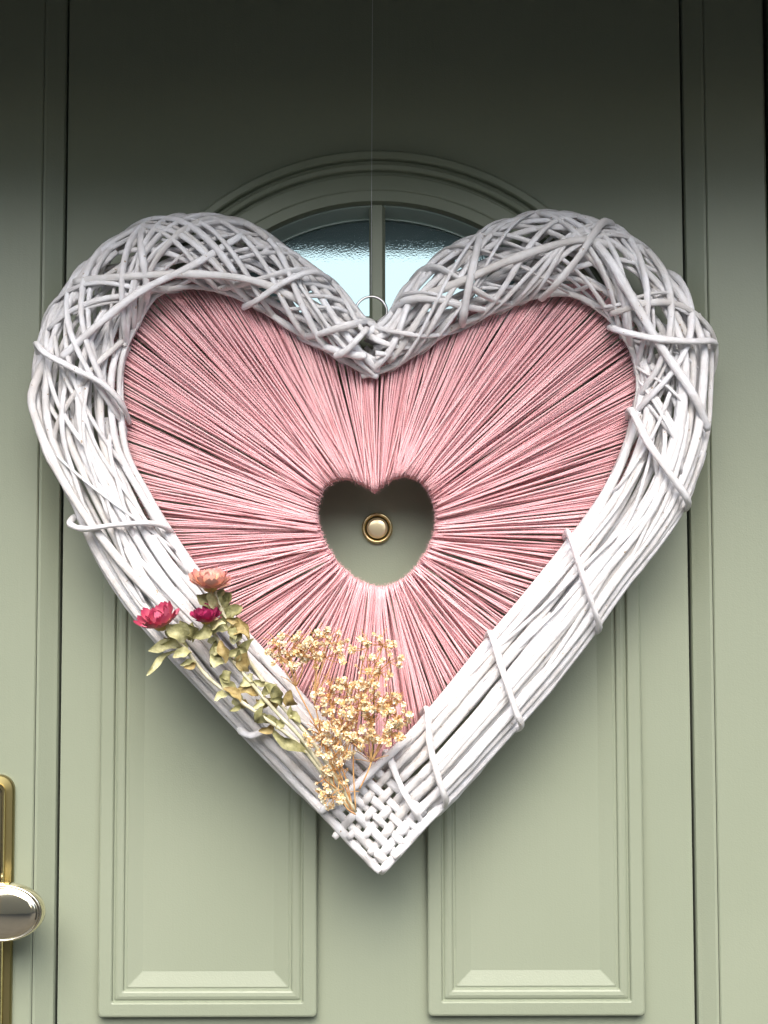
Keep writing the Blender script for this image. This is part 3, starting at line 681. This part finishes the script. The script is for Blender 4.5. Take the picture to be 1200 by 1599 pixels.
# gypsophila
def blossom_data(seed):
    """small ruffled head of many tiny petals"""
    q = random.Random(seed); V = []; F = []; N = 15
    for k in range(N):
        z = 1 - 2 * (k + .5) / N; a = k * 2.39996 + q.uniform(-.3, .3); r_ = math.sqrt(max(0, 1 - z * z)); d_ = Vector((r_ * math.cos(a), r_ * math.sin(a), z))
        x = d_.orthogonal().normalized(); x = (Matrix.Rotation(q.uniform(0, 6.3), 3, d_) @ x); y = d_.cross(x); b0 = len(V)
        h0, h1, h2 = .15, q.uniform(.6, .8), q.uniform(.85, 1.12); w1, w2 = q.uniform(.34, .46), q.uniform(.38, .52)
        tl = x * q.uniform(-.25, .25)
        V += [d_ * h0 - y * .1, d_ * h0 + y * .1, d_ * h1 - y * w1 + x * .16, d_ * h1 + x * -.06 , d_ * h1 + y * w1 + x * .16, d_ * h2 - y * w2 + tl, d_ * (h2 + .08) + tl * .6, d_ * h2 + y * w2 + tl]
        F += [tuple(b0 + i for i in f) for f in ((0, 1, 3, 2), (1, 4, 3), (2, 3, 6, 5), (3, 4, 7, 6))]
    me = bpy.data.meshes.new('blossom'); me.from_pydata([tuple(v) for v in V], [], F); me.materials.append(M_BLOSSOM); return me
BL = [blossom_data(i) for i in range(5)]
def sprig(label, base, via, centre, rx, ry, count, size=5.5, Y=-0.118, nodes=5):
    B0 = P(*base, -0.113); V0 = P(*via, Y + .008)
    root = tag(empty('gypsophila_sprig', B0), label, 'dried flower', 'sprigs of dried gypsophila')
    st = Soup(); Cn = P(*centre, Y)
    fork = V0
    st.add(sweep(spline([B0, B0.lerp(V0, .5) + Vector((rs.uniform(-.004, .004), -.003, rs.uniform(-.004, .004))), V0], 10), 1.15 * U, 5))
    nd = []
    for k in range(nodes):
        a = 2 * math.pi * k / nodes + rs.uniform(-.4, .4); q = (centre[0] + rx * .5 * math.cos(a), centre[1] + ry * .5 * math.sin(a)); N = P(*q, Y + rs.uniform(-.004, .008)); nd.append(N)
        st.add(sweep(spline([fork, fork.lerp(N, .55) + Vector((rs.uniform(-.004, .004), -.002, rs.uniform(-.003, .003))), N], 9), .95 * U, 5))
    for k in range(int(count * 1.3)):
        a = rs.uniform(0, 2 * math.pi); r_ = math.sqrt(rs.uniform(.02, 1)); q = (centre[0] + rx * r_ * math.cos(a), centre[1] + ry * r_ * math.sin(a))
        E = P(*q, Y + rs.uniform(-.016, .009)); N = min(nd + [fork], key=lambda n_: (n_ - E).length + rs.uniform(0, .008))
        st.add(sweep(spline([N, N.lerp(E, .5) + Vector((rs.uniform(-.003, .003), rs.uniform(-.003, .002), -.0015)), E], 6), .62 * U, 4))
        o = bpy.data.objects.new('blossom', BL[rs.randrange(5)]); link(o, root); s_ = size * U * (rs.uniform(.35, .6) if rs.random() < .25 else rs.uniform(.65, 1.12))
        o.location = E - root.location; o.scale = (s_, s_, s_ * rs.uniform(.8, 1)); o.rotation_euler = (rs.uniform(0, 6), rs.uniform(0, 6), rs.uniform(0, 6))
    for k in range(count):
        N = rs.choice(nd + [fork]); a = rs.uniform(.1, 3.0); E = N + Vector((math.cos(a), rs.uniform(-.5, .3), math.sin(a))) * rs.uniform(.006, .018)
        st.add(sweep(spline([N, N.lerp(E, .5) + Vector((rs.uniform(-.002, .002), 0, .001)), E], 5), .5 * U, 4))
    mesh('stem', st.V, st.F, M_GYPSTEM, root, smooth=True)
for a in (('cream gypsophila sprig reaching furthest left, beside the strawflower leaves', (544, 1262), (462, 1072), (452, 1015), 36, 30, 34),
          ('gypsophila sprig with the highest cream blossoms, spread over the pink yarn left of centre', (548, 1264), (490, 1090), (505, 1012), 44, 32, 34),
          ('sparse gypsophila sprig rising to the upper right over the pink yarn', (556, 1266), (560, 1110), (588, 1028), 40, 46, 28),
          ('gypsophila sprig in the middle of the bunch below the dark yarn gap', (552, 1268), (520, 1170), (540, 1090), 52, 32, 54),
          ('dense gypsophila sprig at the right end of the bunch by the right willow side', (562, 1232), (580, 1190), (600, 1122), 42, 42, 66),
          ('dense gypsophila sprig low in the bunch on the left willow side', (550, 1266), (530, 1205), (525, 1152), 48, 36, 70),
          ('pale gypsophila sprig lowest of all, beside the woven tip of the heart', (556, 1272), (532, 1240), (518, 1222), 24, 42, 22)):
    sprig(*a)
# low twigs of the bunch
rsd = random.Random(3)
print('canes', ncane, 'strands', len(strands), 'objects', len(bpy.data.objects))
